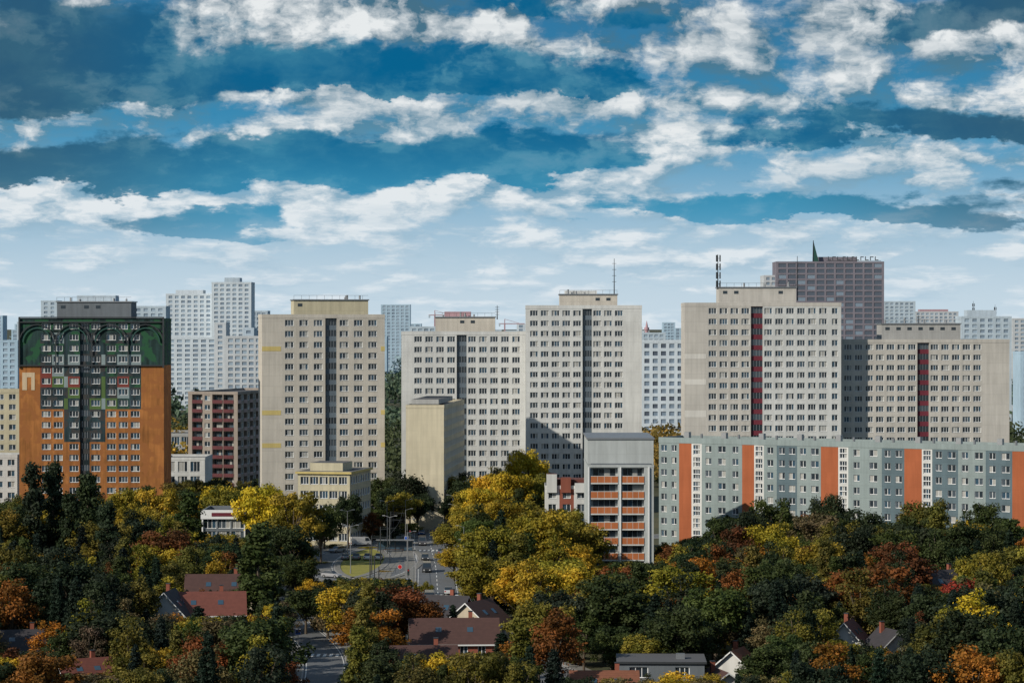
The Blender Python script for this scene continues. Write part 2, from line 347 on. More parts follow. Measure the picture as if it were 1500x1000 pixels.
# ------------------------------------------------------------------ distant buildings
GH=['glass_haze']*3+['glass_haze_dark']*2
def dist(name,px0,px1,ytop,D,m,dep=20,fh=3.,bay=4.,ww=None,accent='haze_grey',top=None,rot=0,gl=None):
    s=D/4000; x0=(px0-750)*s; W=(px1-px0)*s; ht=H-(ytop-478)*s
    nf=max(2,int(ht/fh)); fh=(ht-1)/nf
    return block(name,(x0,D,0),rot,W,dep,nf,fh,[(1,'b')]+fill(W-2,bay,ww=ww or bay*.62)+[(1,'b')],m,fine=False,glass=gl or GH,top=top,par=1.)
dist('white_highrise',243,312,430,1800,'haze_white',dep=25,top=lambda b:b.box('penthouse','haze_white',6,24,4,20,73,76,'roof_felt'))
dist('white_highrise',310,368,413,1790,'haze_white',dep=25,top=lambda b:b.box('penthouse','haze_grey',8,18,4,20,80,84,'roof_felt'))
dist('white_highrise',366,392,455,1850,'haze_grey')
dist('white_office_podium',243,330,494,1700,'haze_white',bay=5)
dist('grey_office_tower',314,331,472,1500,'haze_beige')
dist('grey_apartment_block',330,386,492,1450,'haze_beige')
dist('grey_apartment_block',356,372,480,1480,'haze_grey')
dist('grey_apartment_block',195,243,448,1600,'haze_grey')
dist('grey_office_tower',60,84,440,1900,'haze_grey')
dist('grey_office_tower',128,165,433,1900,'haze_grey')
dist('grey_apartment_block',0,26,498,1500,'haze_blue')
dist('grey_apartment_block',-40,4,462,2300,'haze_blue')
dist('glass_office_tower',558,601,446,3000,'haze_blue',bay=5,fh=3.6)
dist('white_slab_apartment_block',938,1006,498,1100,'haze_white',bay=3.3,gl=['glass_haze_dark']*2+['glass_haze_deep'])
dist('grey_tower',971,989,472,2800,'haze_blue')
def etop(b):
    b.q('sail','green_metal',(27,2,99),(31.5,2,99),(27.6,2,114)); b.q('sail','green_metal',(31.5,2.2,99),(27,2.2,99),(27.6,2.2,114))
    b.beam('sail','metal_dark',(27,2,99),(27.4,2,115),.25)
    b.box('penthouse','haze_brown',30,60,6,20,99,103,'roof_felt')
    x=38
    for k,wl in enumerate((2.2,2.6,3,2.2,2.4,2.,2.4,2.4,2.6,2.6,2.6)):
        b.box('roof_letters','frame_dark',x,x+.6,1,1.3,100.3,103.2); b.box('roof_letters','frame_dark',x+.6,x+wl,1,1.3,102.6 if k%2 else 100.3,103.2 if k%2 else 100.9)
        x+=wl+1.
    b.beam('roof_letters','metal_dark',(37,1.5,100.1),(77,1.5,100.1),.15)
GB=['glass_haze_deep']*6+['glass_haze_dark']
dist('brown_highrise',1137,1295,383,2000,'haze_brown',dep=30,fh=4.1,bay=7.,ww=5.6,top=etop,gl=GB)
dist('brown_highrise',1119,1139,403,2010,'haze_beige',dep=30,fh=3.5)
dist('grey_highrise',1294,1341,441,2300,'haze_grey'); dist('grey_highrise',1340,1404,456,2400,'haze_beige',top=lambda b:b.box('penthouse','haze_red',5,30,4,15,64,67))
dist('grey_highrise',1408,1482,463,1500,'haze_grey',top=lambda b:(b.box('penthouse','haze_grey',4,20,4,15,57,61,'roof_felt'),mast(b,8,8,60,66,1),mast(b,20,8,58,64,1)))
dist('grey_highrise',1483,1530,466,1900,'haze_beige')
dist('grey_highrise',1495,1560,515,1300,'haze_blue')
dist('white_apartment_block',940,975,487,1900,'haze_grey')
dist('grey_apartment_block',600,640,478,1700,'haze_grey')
b=Bld()
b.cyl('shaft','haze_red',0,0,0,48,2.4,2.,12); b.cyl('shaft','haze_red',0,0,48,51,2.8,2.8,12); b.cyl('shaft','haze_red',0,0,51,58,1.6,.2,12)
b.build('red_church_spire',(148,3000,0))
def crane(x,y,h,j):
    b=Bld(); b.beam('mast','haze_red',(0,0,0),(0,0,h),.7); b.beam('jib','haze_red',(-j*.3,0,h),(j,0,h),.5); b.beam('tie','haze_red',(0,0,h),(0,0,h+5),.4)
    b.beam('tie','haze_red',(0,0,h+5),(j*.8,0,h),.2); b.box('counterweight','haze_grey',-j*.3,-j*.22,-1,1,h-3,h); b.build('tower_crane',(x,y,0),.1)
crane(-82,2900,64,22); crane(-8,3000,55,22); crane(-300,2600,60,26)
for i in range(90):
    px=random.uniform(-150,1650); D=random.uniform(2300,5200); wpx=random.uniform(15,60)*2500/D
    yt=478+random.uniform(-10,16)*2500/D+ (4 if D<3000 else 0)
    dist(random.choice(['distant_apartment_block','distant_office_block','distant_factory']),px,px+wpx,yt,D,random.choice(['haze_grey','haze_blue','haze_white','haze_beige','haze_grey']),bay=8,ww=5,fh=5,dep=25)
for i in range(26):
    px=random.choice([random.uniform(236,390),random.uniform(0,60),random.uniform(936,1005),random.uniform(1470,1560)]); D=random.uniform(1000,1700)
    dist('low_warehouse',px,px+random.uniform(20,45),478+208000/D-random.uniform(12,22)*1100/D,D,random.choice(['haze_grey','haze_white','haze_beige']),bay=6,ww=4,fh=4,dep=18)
# ------------------------------------------------------------------ ground & roads
m,g,bs=newmat('ground_grass'); tc=g.n('ShaderNodeTexCoord').outputs['Object']
n1=g.noise(tc,.03,8,.65).outputs[0]; n2=g.noise(tc,.9,4,.7).outputs[0]
c=g.mix(g.ss(n1,.35,.65),(.03,.045,.015),(.085,.08,.03)); c=g.mix(g.m('MULTIPLY',n2,.5),c,(.05,.04,.025)); g.put(bs.inputs['Base Color'],c); bs.inputs['Roughness'].default_value=.95
m,g,bs=newmat('grass_verge'); tc=g.n('ShaderNodeTexCoord').outputs['Object']
g.put(bs.inputs['Base Color'],g.mix(g.noise(tc,.35,8,.7).outputs[0],(.12,.14,.025),(.36,.31,.06))); bs.inputs['Roughness'].default_value=.95
m,g,bs=newmat('asphalt'); tc=g.n('ShaderNodeTexCoord').outputs['Object']
g.put(bs.inputs['Base Color'],g.mix(g.noise(tc,.25,8,.7).outputs[0],(.085,.092,.10),(.17,.178,.188))); bs.inputs['Roughness'].default_value=.8
plain('paving',(.20,.195,.18),.85,sc=.5,nz=.35); plain('kerb_stone',(.30,.29,.28),.8); plain('road_paint',(.7,.7,.68),.6)
b=Bld(); R=45000
b.q('ground','ground_grass',(-R,-R,0),(R,-R,0),(R,R,0),(-R,R,0)); b.build('ground')
def resample(pts,step=4):
    out=[]
    n=len(pts)
    for i in range(n-1):
        p0=pts[max(0,i-1)];p1=pts[i];p2=pts[i+1];p3=pts[min(n-1,i+2)]
        k=max(2,int(math.dist(p1,p2)/step))
        for j in range(k):
            t=j/k
            out.append(tuple(.5*((2*p1[a])+(-p0[a]+p2[a])*t+(2*p0[a]-5*p1[a]+4*p2[a]-p3[a])*t*t+(-p0[a]+3*p1[a]-3*p2[a]+p3[a])*t**3) for a in (0,1)))
    out.append(pts[-1]); return out
def offs(P,o):
    r=[]
    for i,p in enumerate(P):
        a=P[max(0,i-1)];c=P[min(len(P)-1,i+1)]; d=(c[0]-a[0],c[1]-a[1]); l=math.hypot(*d) or 1
        r.append((p[0]+d[1]/l*o,p[1]-d[0]/l*o))
    return r
def strip(b,part,mat,P,o0,o1,z,skip=None,h=0):
    A=offs(P,o0);B=offs(P,o1)
    for i in range(len(P)-1):
        if skip and skip(i): continue
        b.q(part,mat,(*A[i],z),(*B[i],z),(*B[i+1],z),(*A[i+1],z))
        if h:
            for C in (A,B): b.q(part,mat,(*C[i],z-h),(*C[i+1],z-h),(*C[i+1],z),(*C[i],z))
def road(name,pts,w,z,pave=2.2,dash=True,sk=None):
    P=resample(pts); b=Bld(); hw=w/2
    strip(b,'carriageway','asphalt',P,-hw,hw,z)
    for sgn in (-1,1):
        a,c=sorted((sgn*hw,sgn*(hw+.25))); strip(b,'kerb','kerb_stone',P,a,c,z+.12,h=.13,skip=sk)
        a,c=sorted((sgn*(hw+.25),sgn*(hw+.25+pave))); strip(b,'pavement','paving',P,a,c,z+.115,h=.12,skip=sk)
    if dash: strip(b,'markings','road_paint',P,-.08,.08,z+.006,skip=lambda i:i%2==0)
    strip(b,'markings','road_paint',P,-hw+.3,-hw+.42,z+.006); strip(b,'markings','road_paint',P,hw-.42,hw-.3,z+.006)
    b.build(name); return P
main=[(14,380),(2,425),(-7,468),(-13,505),(-16.5,590),(-19.2,646),(-21.5,712),(-23,800),(-26,1000),(-40,1500)]
MP=road('main_road',main,8.4,.02)
side_=[(-25,330),(-27.5,400),(-31,440),(-39,480),(-49,520),(-50,555),(-44,585)]
SP=road('side_street',side_,6.5,.012,dash=False)
loop=[(-33+9*math.cos(t),603+43*math.sin(t)) for t in np.linspace(-math.pi/2,1.5*math.pi,41)]
LP=road('turning_loop_road',loop,6,.016,pave=1.2,dash=False)
road('cross_street',[(-120,668),(-60,664),(-20,660),(20,668),(60,690)],7,.010)
b=Bld()
b.q('plaza','paving',(-46,556,.006),(-20,556,.006),(-22,655,.006),(-48,655,.006)); b.build('tram_square_pavement')
b=Bld()
E=[(-33+5.6*math.cos(t),603+39*math.sin(t),.03) for t in np.linspace(0,2*math.pi,40,endpoint=False)]
b.q('lawn','grass_verge',*E); b.build('loop_lawn')
b=Bld(); b.q('lawn','grass_verge',(-75,560,.008),(-49,560,.008),(-49,650,.008),(-75,650,.008)); b.build('park_lawn')
b=Bld()
for (cx,cy,w) in ((-29.9,432,6),(-14.0,528,8),(-18.6,634,8)):
    for k in range(int(w/1.)): b.q('stripes','road_paint',(cx-w/2+k,cy-1.8,.034),(cx-w/2+k+.5,cy-1.8,.034),(cx-w/2+k+.5,cy+1.8,.034),(cx-w/2+k,cy+1.8,.034))
b.build('zebra_crossing_markings')
b=Bld(); TP=resample([(-14,440),(-21,490),(-24.5,530),(-27,565),(-26,620),(-27,680),(-29,760),(-33,900)])
strip(b,'bed','paving',TP,-1.7,1.7,.045,h=.04)
for o in (-.75,.69): strip(b,'rail','metal_dark',TP,o,o+.07,.06)
b.build('tram_track')
# ------------------------------------------------------------------ street furniture
def lamp_mesh(two=False,h=9.0):
    b=Bld(); b.cyl('a','metal_grey',0,0,0,h,.10,.05,8); b.cyl('a','metal_grey',0,0,0,.8,.17,.15,8)
    for s in ((1,-1) if two else (1,)):
        b.beam('a','metal_grey',(0,0,h-.1),(s*1.2,0,h+.25),.035); b.box('a','metal_grey',min(s*1.1,s*1.75),max(s*1.1,s*1.75),-.13,.13,h+.2,h+.33); b.box('a','window_frame',min(s*1.15,s*1.7),max(s*1.15,s*1.7),-.1,.1,h+.17,h+.195)
    return b.mesh('street_lamp',b.p['a'])
L1,L2=lamp_mesh(),lamp_mesh(True,10.)
def inst(name,me,loc,rot=0,sc=1,col=None):
    o=bpy.data.objects.new(name,me); o.location=loc; o.rotation_euler=(0,0,rot)
    o.scale=sc if isinstance(sc,tuple) else (sc,sc,sc)
    if col: o.color=(*col,1)
    scene.collection.objects.link(o); return o
A=offs(MP,-6);B=offs(MP,6)
for i in range(28,len(MP)-150,9): inst('street_lamp',L1,(*A[i],0),0); 
for i in range(32,len(MP)-150,9): inst('street_lamp',L1,(*B[i],0),math.pi)
for p in ((-27,603),(-34,575),(-44,640),(-30,655),(-37.5,622)): inst('street_lamp',L2,(*p,0),random.uniform(-.4,.4))
b=Bld(); b.cyl('a','metal_dark',0,0,0,8.2,.13,.09,8); b.beam('a','metal_dark',(0,0,7.6),(3.4,0,7.9),.04); b.beam('a','metal_dark',(0,0,8.2),(2.6,0,7.85),.02); b.beam('a','metal_dark',(3,0,7.1),(3,0,7.9),.03)
CM=b.mesh('tram_mast',b.p['a'])
T2=offs(TP,-2.4)
for i in range(14,len(TP)-30,6): inst('tram_catenary_mast',CM,(*T2[i],0),0)
b=Bld()
for i in range(14,len(TP)-36,6):
    p,q=TP[i],TP[i+6]; b.beam('wire','metal_dark',(p[0],p[1],6.9),(q[0],q[1],6.9),.025)
b.build('tram_overhead_wire')
def sign(col,shape='box'):
    b=Bld(); b.cyl('a','metal_grey',0,0,0,2.6,.05,.05,6)
    if shape=='box': b.box('a',col,-.35,.35,-.08,-.05,2.0,2.7); b.box('a','window_frame',-.4,.4,-.05,-.03,1.95,2.75)
    else:
        pts=[(.38*math.cos(t),-.08,2.5+.38*math.sin(t)) for t in np.linspace(0,2*math.pi,12,endpoint=False)]; b.q('a',col,*pts); b.q('a','window_frame',*[(p[0]*1.12,-.07,2.5+(p[2]-2.5)*1.12) for p in pts])
    return b.mesh('traffic_sign',b.p['a'])
plain('sign_blue',(.02,.10,.45),.4); plain('sign_red',(.5,.02,.02),.4); plain('signal_body',(.03,.03,.03),.5)
S1,S2=sign('sign_blue'),sign('sign_red','r')
for p in ((-26.,430),(-34.5,440),(-20,528),(-9,536),(-24.5,634)): inst('traffic_sign',S1,(*p,0),0,1.2)
for p in ((-19,510),(-23,560),(-13.5,640),(-44.5,578)): inst('traffic_sign',S2,(*p,0),0,1.1)
b=Bld(); b.cyl('a','metal_grey',0,0,0,3.4,.07,.07,6); b.box('a','signal_body',-.18,.18,-.25,-.07,2.4,3.4)
for k,c_ in enumerate(('sign_red','glass_dark','green_metal')): b.q('a',c_,*[(.11*math.cos(t),-.26,3.2-.3*k+.11*math.sin(t)) for t in np.linspace(0,6.283,10,endpoint=False)])
TL=b.mesh('traffic_light',b.p['a'])
for p in ((-20.5,540),(-10,545),(-24,643),(-14,640)): inst('traffic_light',TL,(*p,0),0,1.2)
b=Bld()
for x in (0,4,8): b.beam('posts','metal_dark',(x,0,0),(x,0,2.6),.06); b.beam('posts','metal_dark',(x,1.3,0),(x,1.3,2.6),.06)
b.box('roof','metal_grey',-.4,8.4,-.4,1.7,2.6,2.75); b.box('back_glass','glass_blue',.1,7.9,1.34,1.38,.3,2.4); b.box('bench','wood_door',1,6,.7,1.1,.42,.5)
b.box('bench','metal_dark',1.2,1.3,.75,1.05,0,.42);b.box('bench','metal_dark',5.6,5.7,.75,1.05,0,.42)
b.build('tram_stop_shelter',(-31,630,.05),0)
def paint():
    m,g,bs=newmat('car_paint'); oi=g.n('ShaderNodeObjectInfo'); g.put(bs.inputs['Base Color'],oi.outputs['Color']); bs.inputs['Roughness'].default_value=.3; bs.inputs['Coat Weight'].default_value=.5; bs.inputs['Metallic'].default_value=.2
paint(); plain('tyre',(.02,.02,.02),.9); plain('tail_light',(.4,.01,.01),.3)
def car_mesh(van=False):
    b=Bld()
    if van:
        body=[(-2.5,.35),(2.5,.35),(2.55,.9),(2.3,1.15),(1.7,2.05),(-2.45,2.15),(-2.5,1.2)]
        W=.95
    else:
        body=[(-2.1,.3),(2.1,.3),(2.15,.62),(1.95,.78),(.95,.92),(-1.75,.98),(-2.1,.85),(-2.15,.55)]; W=.86
    def ext(pts,w0,w1fn,mat,sidemat=None):
        n=len(pts); Lf=[(p[0],-w1fn(p[1]),p[1]) for p in pts]; Rg=[(p[0],w1fn(p[1]),p[1]) for p in pts]
        b.q('a',sidemat or mat,*Lf); b.q('a',sidemat or mat,*Rg[::-1])
        for i in range(n): b.q('a',mat[i] if isinstance(mat,list) else mat,Lf[(i+1)%n],Lf[i],Rg[i],Rg[(i+1)%n])
    ext(body,W,lambda z:W-(.06 if z<.4 else 0)-(.1 if z>1.5 else 0),'car_paint')
    if not van:
        cab=[(-1.85,.96),(.98,.9),(.25,1.42),(-1.2,1.46)]
        ext(cab,.8,lambda z:.8 if z<1.2 else .64,['glass_dark','glass_dark','car_paint','glass_dark'],'glass_dark')
    else:
        b.q('a','glass_dark',(2.32,-.8,1.17),(2.32,.8,1.17),(1.74,.74,2.0),(1.74,-.74,2.0)); 
        for s in (-1,1): b.q('a','glass_dark',(2.1,s*.955,1.2),(.9,s*.955,1.2),(.9,s*.9,1.9),(1.65,s*.9,1.9))
    for x in ((-1.35,1.35) if not van else (-1.6,1.6)):
        for s in (-1,1):
            y0,y1=s*(W-.2),s*(W+.02); r=.33
            P0=[(x+r*math.cos(t),y0,r+r*math.sin(t)) for t in np.linspace(0,6.283,12,endpoint=False)]; P1=[(p[0],y1,p[2]) for p in P0]
            for i in range(12): b.q('a','tyre',P0[i],P0[(i+1)%12],P1[(i+1)%12],P1[i])
            b.q('a','tyre',*P1); b.q('a','metal_grey',*[(x+(p[0]-x)*.55,y1+s*.01,r+(p[2]-r)*.55) for p in P0])
    e=body[0][0]
    for s in (-1,1):
        b.box('a','tail_light',e-.06,e+.02,min(s*.5,s*.78),max(s*.5,s*.78),.6,.78); b.box('a','window_frame',-e-.02,-e+.07,min(s*.45,s*.75),max(s*.45,s*.75),.55,.7)
    return b.mesh('car',b.p['a'])
C1,C2=car_mesh(),car_mesh(True)
CC=[(.6,.6,.6),(.4,.4,.42),(.03,.03,.035),(.2,.21,.23),(.3,.02,.02),(.02,.05,.15),(.65,.65,.63),(.1,.1,.11),(.05,.055,.06)]
for i,P in ((0,offs(MP,2.0)),(1,offs(MP,-2.0))):
    k=26
    while k<len(MP)-110:
        p,q=P[k],P[k+1]; an=math.atan2(q[1]-p[1],q[0]-p[0])+(math.pi if i else 0)
        van=random.random()<.12
        inst('delivery_van' if van else 'car',C2 if van else C1,(p[0],p[1],.02),an,1,random.choice(CC)); k+=random.choice([3,4,6,8] if p[1]>630 else [7,11,15])
for x in np.arange(-37.2,-28,2.5): inst('parked_car',C1,(x,609,.03),math.pi/2+random.uniform(-.05,.05),1,random.choice(CC[:2]+CC[6:7]+CC[3:4]))
for t in (.9,2.5,4.2): inst('car',C1,(-33+9*math.cos(t),603+43*math.sin(t),.02),t+math.pi/2,1,random.choice(CC))
inst('delivery_van',C2,(-36,648,.02),.4,1,(.7,.7,.7))
# ------------------------------------------------------------------ houses
HOUSES=[]
def house(name,px,D,W,Dp,eave,ridge,rot,roof='tiles_red',wallm='render_cream'):
    x=(px-750)*D/4000; HOUSES.append((x,D,max(W,Dp)*.55)); b=Bld(); w=W/2;d=Dp/2
    cols=[(1.,'b')]+fill(W-2,2.6,ww=1.2)+[(1.,'b')]; cs=[(1.,'b')]+fill(Dp-2,3,ww=1.2)+[(1.,'b')]
    nf=max(1,int(eave/2.7)); fh=eave/nf; f=lambda c,k:wallm
    for o,dd,cc in (((-w,-d),(1,0),cols),((w,-d),(0,1),cs),((w,d),(-1,0),cols),((-w,d),(0,-1),cs)): facade(b,o,dd,0,fh,nf,cc,f)
    ov=.55; k=(ridge-eave)/d; ze=eave-ov*k
    for s in (-1,1):
        A=[(-w-ov,s*(d+ov),ze),(w+ov,s*(d+ov),ze),(w+ov,0,ridge),(-w-ov,0,ridge)]
        b.q('roof',roof,*(A if s<0 else A[::-1])); b.q('roof','wood_door',*[(p[0],p[1],p[2]-.22) for p in (A[::-1] if s<0 else A)])
        b.q('roof','window_frame',A[0],A[1],(A[1][0],A[1][1],A[1][2]-.22),(A[0][0],A[0][1],A[0][2]-.22))
        for e in (-1,1):
            xx=e*(w+ov); b.q('roof','window_frame',(xx,s*(d+ov),ze),(xx,0,ridge),(xx,0,ridge-.22),(xx,s*(d+ov),ze-.22))
    for e in (-1,1): b.q('gable',wallm,(e*w,-d,eave),(e*w,d,eave),(e*w,0,ridge-.05))
    for sx in (-.45,.3):
        y0=-d*.62;y1=-d*.42
        b.q('skylights','glass_blue',(sx*w,y0,ridge+k*y0+.06),(sx*w+.9,y0,ridge+k*y0+.06),(sx*w+.9,y1,ridge+k*y1+.06),(sx*w,y1,ridge+k*y1+.06))
    b.box('chimney','brick_red',w*.35,w*.35+.6,.3,.9,ridge-1.2,ridge+.9); b.box('chimney','metal_dark',w*.35-.06,w*.35+.66,.24,.96,ridge+.9,ridge+1.0)
    b.box('door','wood_door',-.45,.45,-d-.06,-d-.003,0,2.05)
    b.build(name,(x,D,0),rot)
house('red_roof_house',303,456,12,9,4.6,7.8,.12)
house('brown_roof_house',325,486,12,9,4.8,8.0,.05,'tiles_brown')
house('dark_roof_house',248,452,7,7.5,4.4,8.4,1.45,'tiles_dark','render_white')
house('brown_roof_house',665,424,13,8,3.6,6.8,.06,'tiles_brown','brick_red')
house('dark_roof_house',645,448,9,8,4.4,8.0,-.35,'tiles_dark','render_white')
house('red_roof_house',700,445,8,8,4.0,7.4,1.1,'tiles_brown','render_cream')
house('red_roof_house',620,398,9,8,2.9,5.6,.08,'tiles_brown','brick_red')
house('white_gable_house',1243,424,6,6,3.2,6.4,1.25,'tiles_red','render_white')
house('white_gable_house',1303,420,6,6,2.9,5.6,1.9,'tiles_dark','render_white')
house('grey_roof_house',1380,492,10,8,4.6,8.2,.5,'tiles_dark','render_white')
house('orange_roof_house',885,372,8.5,7,2.8,5.2,.0,'tiles_orange','render_cream')
house('red_roof_house',1080,392,5.5,6.5,3.0,5.8,1.2,'tiles_orange','render_white')
house('red_roof_house',1012,447,9,7,4,7.2,.1,'tiles_red','render_cream')
house('red_roof_house',122,384,7,6,2.8,5.4,.5,'tiles_red','render_white')
house('dark_roof_house',30,415,8,7,3.4,6.0,.2,'tiles_dark','render_cream')
house('white_gable_house',1055,378,7,7,2.2,4.6,1.8,'tiles_brown','render_white')
b=Bld(); 
facade(b,(0,0),(1,0),0,2.8,2,[(1,'b'),(3.5,'w',{'ww':2.6}),(2.5,'b'),(3.5,'w',{'ww':2.0}),(1.3,'b')],lambda c,f:'stair_grey'); facade(b,(11.8,0),(0,1),0,2.8,2,[(9,'b')],lambda c,f:'stair_grey'); facade(b,(0,9),(0,-1),0,2.8,2,[(9,'b')],lambda c,f:'stair_grey'); facade(b,(11.8,9),(-1,0),0,2.8,2,[(11.8,'b')],lambda c,f:'stair_grey')
b.box('roof','metal_dark',-.3,12.1,-.3,9.3,5.6,5.9,'roof_felt'); b.box('roof_hatch','metal_grey',8,9.2,3,4.2,5.9,6.6)
b.build('flat_roof_modern_house',(14.7,376,0),-.03); HOUSES.append((20.5,380,7))
for (x,y,L_,r) in ((-24,405,16,1.5),(-36,410,18,1.5)):
    b=Bld()
    for k in range(int(L_/2)+1): b.box('posts','wood_door',k*2-.06,k*2+.06,-.06,.06,0,1.3)
    for z in (.35,1.): b.box('rails','wood_door',0,L_,-.03,.03,z,z+.1)
    for k in range(int(L_/.25)): b.box('pickets','wood_door',k*.25+.05,k*.25+.17,-.055,-.032,.12,1.25)
    b.build('garden_fence',(x,y,0),r)
# ------------------------------------------------------------------ trees
m,g,bs=newmat('leaves'); oi=g.n('ShaderNodeObjectInfo')
at=g.n('ShaderNodeAttribute',attribute_name='tone'); tone=at.outputs['Fac']
rv=g.m('MULTIPLY_ADD',oi.outputs['Random'],.45,.8)
c=g.mix(1.0,oi.outputs['Color'],g.xyz(g.m('MULTIPLY',tone,rv),g.m('MULTIPLY',g.m('POWER',tone,.8),rv),g.m('MULTIPLY',tone,.9)),'MULTIPLY')
g.put(bs.inputs['Base Color'],c); bs.inputs['Roughness'].default_value=.65; bs.inputs['Specular IOR Level'].default_value=.2
tr=g.n('ShaderNodeBsdfTranslucent'); g.put(tr.inputs[0],c); mx=g.n('ShaderNodeMixShader'); mx.inputs[0].default_value=.2
out=[n for n in g.nt.nodes if n.type=='OUTPUT_MATERIAL'][0]
g.nt.links.new(bs.outputs[0],mx.inputs[1]); g.nt.links.new(tr.outputs[0],mx.inputs[2]); g.nt.links.new(mx.outputs[0],out.inputs[0])
plain('bark',(.09,.07,.05),.9,nz=.4)
def unit(v): return v/np.maximum(np.linalg.norm(v,axis=-1,keepdims=True),1e-6)
def leafquads(C,Nrm,size):
    n=len(C); r=unit(rng.normal(size=(n,3))); t=unit(np.cross(Nrm,r)); s=np.cross(Nrm,t)
    L=size[:,None]; w=.62
    V=np.stack([C-t*L,C+s*L*w+t*L*.1,C+t*L,C-s*L*w+t*L*.1],1)
    return V.reshape(-1,3)
def tree_mesh(kind,seed):
    global rng; rng=np.random.default_rng(seed)
    lobes=[]; Hh=14.
    if kind=='round':
        cw=rng.uniform(4.3,5.6); ch=rng.uniform(4.6,5.4); cz=Hh-ch
        for i in range(62):
            d=unit(rng.normal(size=3)); d[2]=d[2]*.9+.12
            r=rng.uniform(.45,1.0); lobes.append((d[0]*cw*r,d[1]*cw*r,cz+d[2]*ch*r*.95,rng.uniform(.7,1.6)))
        npl,ls=200,(.14,.32)
    elif kind=='loose':
        cw=rng.uniform(3.6,4.6); ch=5.6; cz=Hh-ch
        for i in range(60):
            d=unit(rng.normal(size=3)); r=rng.uniform(.35,1.); lobes.append((d[0]*cw*r*(1-.25*d[2]),d[1]*cw*r*(1-.25*d[2]),cz+d[2]*ch*r,rng.uniform(.6,1.25)))
        npl,ls=120,(.14,.28)
    elif kind=='poplar':
        for i in range(60):
            z=rng.uniform(1.2,Hh-.4); R=1.75*math.sin(math.pi*min(1,(z/Hh)**.75*.93+.05))**.6; a=rng.uniform(0,6.28); r=rng.uniform(.2,.9)*R
            lobes.append((r*math.cos(a),r*math.sin(a),z,rng.uniform(.5,.95)))
        npl,ls=120,(.14,.28)
    elif kind=='spruce':
        for k in range(16):
            z=1.5+k*.78; R=(1-(z/Hh))*3.6+.15
            nb=max(4,int(R*4))
            for j in range(nb):
                a=6.28*j/nb+rng.uniform(-.3,.3)
                for q in (.35,.65,.95):
                    lobes.append((R*q*math.cos(a),R*q*math.sin(a),z-.35*R*q+rng.uniform(-.15,.15),.28+.18*(1-q)+.1))
        lobes.append((0,0,Hh-.4,.3)); npl,ls=34,(.10,.24)
    elif kind=='bush':
        for i in range(16):
            d=unit(rng.normal(size=3)); lobes.append((d[0]*2.2,d[1]*2.2,1.4+abs(d[2])*1.7,rng.uniform(.7,1.2)))
        npl,ls=130,(.12,.26)
    VV=[];TT=[]
    for (x,y,z,r) in lobes:
        n=int(npl*(r/1.3)**1.3) if kind in('round','loose') else npl
        d=unit(rng.normal(size=(n,3))); rr=r*(rng.uniform(.5,1.2,size=(n,1)))
        rr=rr*(1+.3*np.sin(d[:,:1]*7+x)*np.cos(d[:,1:2]*6+y))
        C=np.array([x,y,z])+d*rr*np.array([1,1,.78]); Nn=unit(d*1.0+rng.normal(size=(n,3))*.65+np.array([0,0,.25]))
        VV.append(leafquads(C,Nn,rng.uniform(ls[0],ls[1],size=n)))
        lt=rng.uniform(.55,1.4)
        TT.append(np.repeat(lt*rng.uniform(.7,1.3,size=n),4))
    V=np.concatenate(VV);T=np.concatenate(TT); nl=len(V)//4
    b=Bld(); tp=Hh if kind!='bush' else 3.
    b.cyl('a','bark',0,0,0,tp*.35,.28,.2,7); b.cyl('a','bark',0,0,tp*.35,tp*.8,.2,.06,6)
    if kind in('round','loose'):
        for l in lobes[::4]: b.beam('a','bark',(0,0,Hh*random.uniform(.2,.45)),(l[0]*.9,l[1]*.9,l[2]),.07)
    tv=b.p['a']['v'];tf=b.p['a']['f']
    verts=[tuple(v) for v in V]+tv; faces=[(4*i,4*i+1,4*i+2,4*i+3) for i in range(nl)]+[tuple(k+len(V) for k in f) for f in tf]
    me=bpy.data.meshes.new(kind+'_tree'); me.from_pydata(verts,[],faces); me.materials.append(MATS['leaves']); me.materials.append(MATS['bark'])
    me.polygons.foreach_set('material_index',[0]*nl+[1]*len(tf))
    a=me.attributes.new('tone','FLOAT','POINT'); a.data.foreach_set('value',np.concatenate([T,np.ones(len(tv))]).astype(np.float32)); me.update()
    return me
TM={k:[tree_mesh(k,s+i*13) for i in range(n)] for k,n,s in (('round',6,11),('loose',5,90),('poplar',2,200),('spruce',2,300),('bush',2,400))}
NAME={'round':'linden_tree','loose':'birch_tree','poplar':'poplar_tree','spruce':'spruce_tree','bush':'garden_bush'}
PAL={'dk':(.024,.037,.018),'gr':(.045,.062,.018),'ol':(.12,.108,.022),'ye':(.37,.255,.024),'or':(.27,.11,.018),'ru':(.15,.055,.018),'sp':(.013,.026,.018),'yg':(.22,.185,.024),'re':(.27,.04,.02),'br':(.11,.088,.045)}
def tree(kind,x,y,h,w,col):
    me=random.choice(TM[kind]); base={'round':10.,'loose':8.2,'poplar':3.6,'spruce':7.,'bush':6.}[kind]; bh=14. if kind!='bush' else 4.
    c=PAL[col]; j=random.uniform(.8,1.2); c=tuple(k*j*random.uniform(.92,1.08) for k in c)
    inst(NAME[kind],me,(x,y,-.05),random.uniform(0,6.28),(w/base,w/base,h/bh),c)
placed=[]
def feat(px,ytop,D,w,kind,col):
    x=(px-750)*D/4000; h=H-(ytop-478)*D/4000; placed.append((x,D,w/2)); tree(kind,x,D,h,w,col)
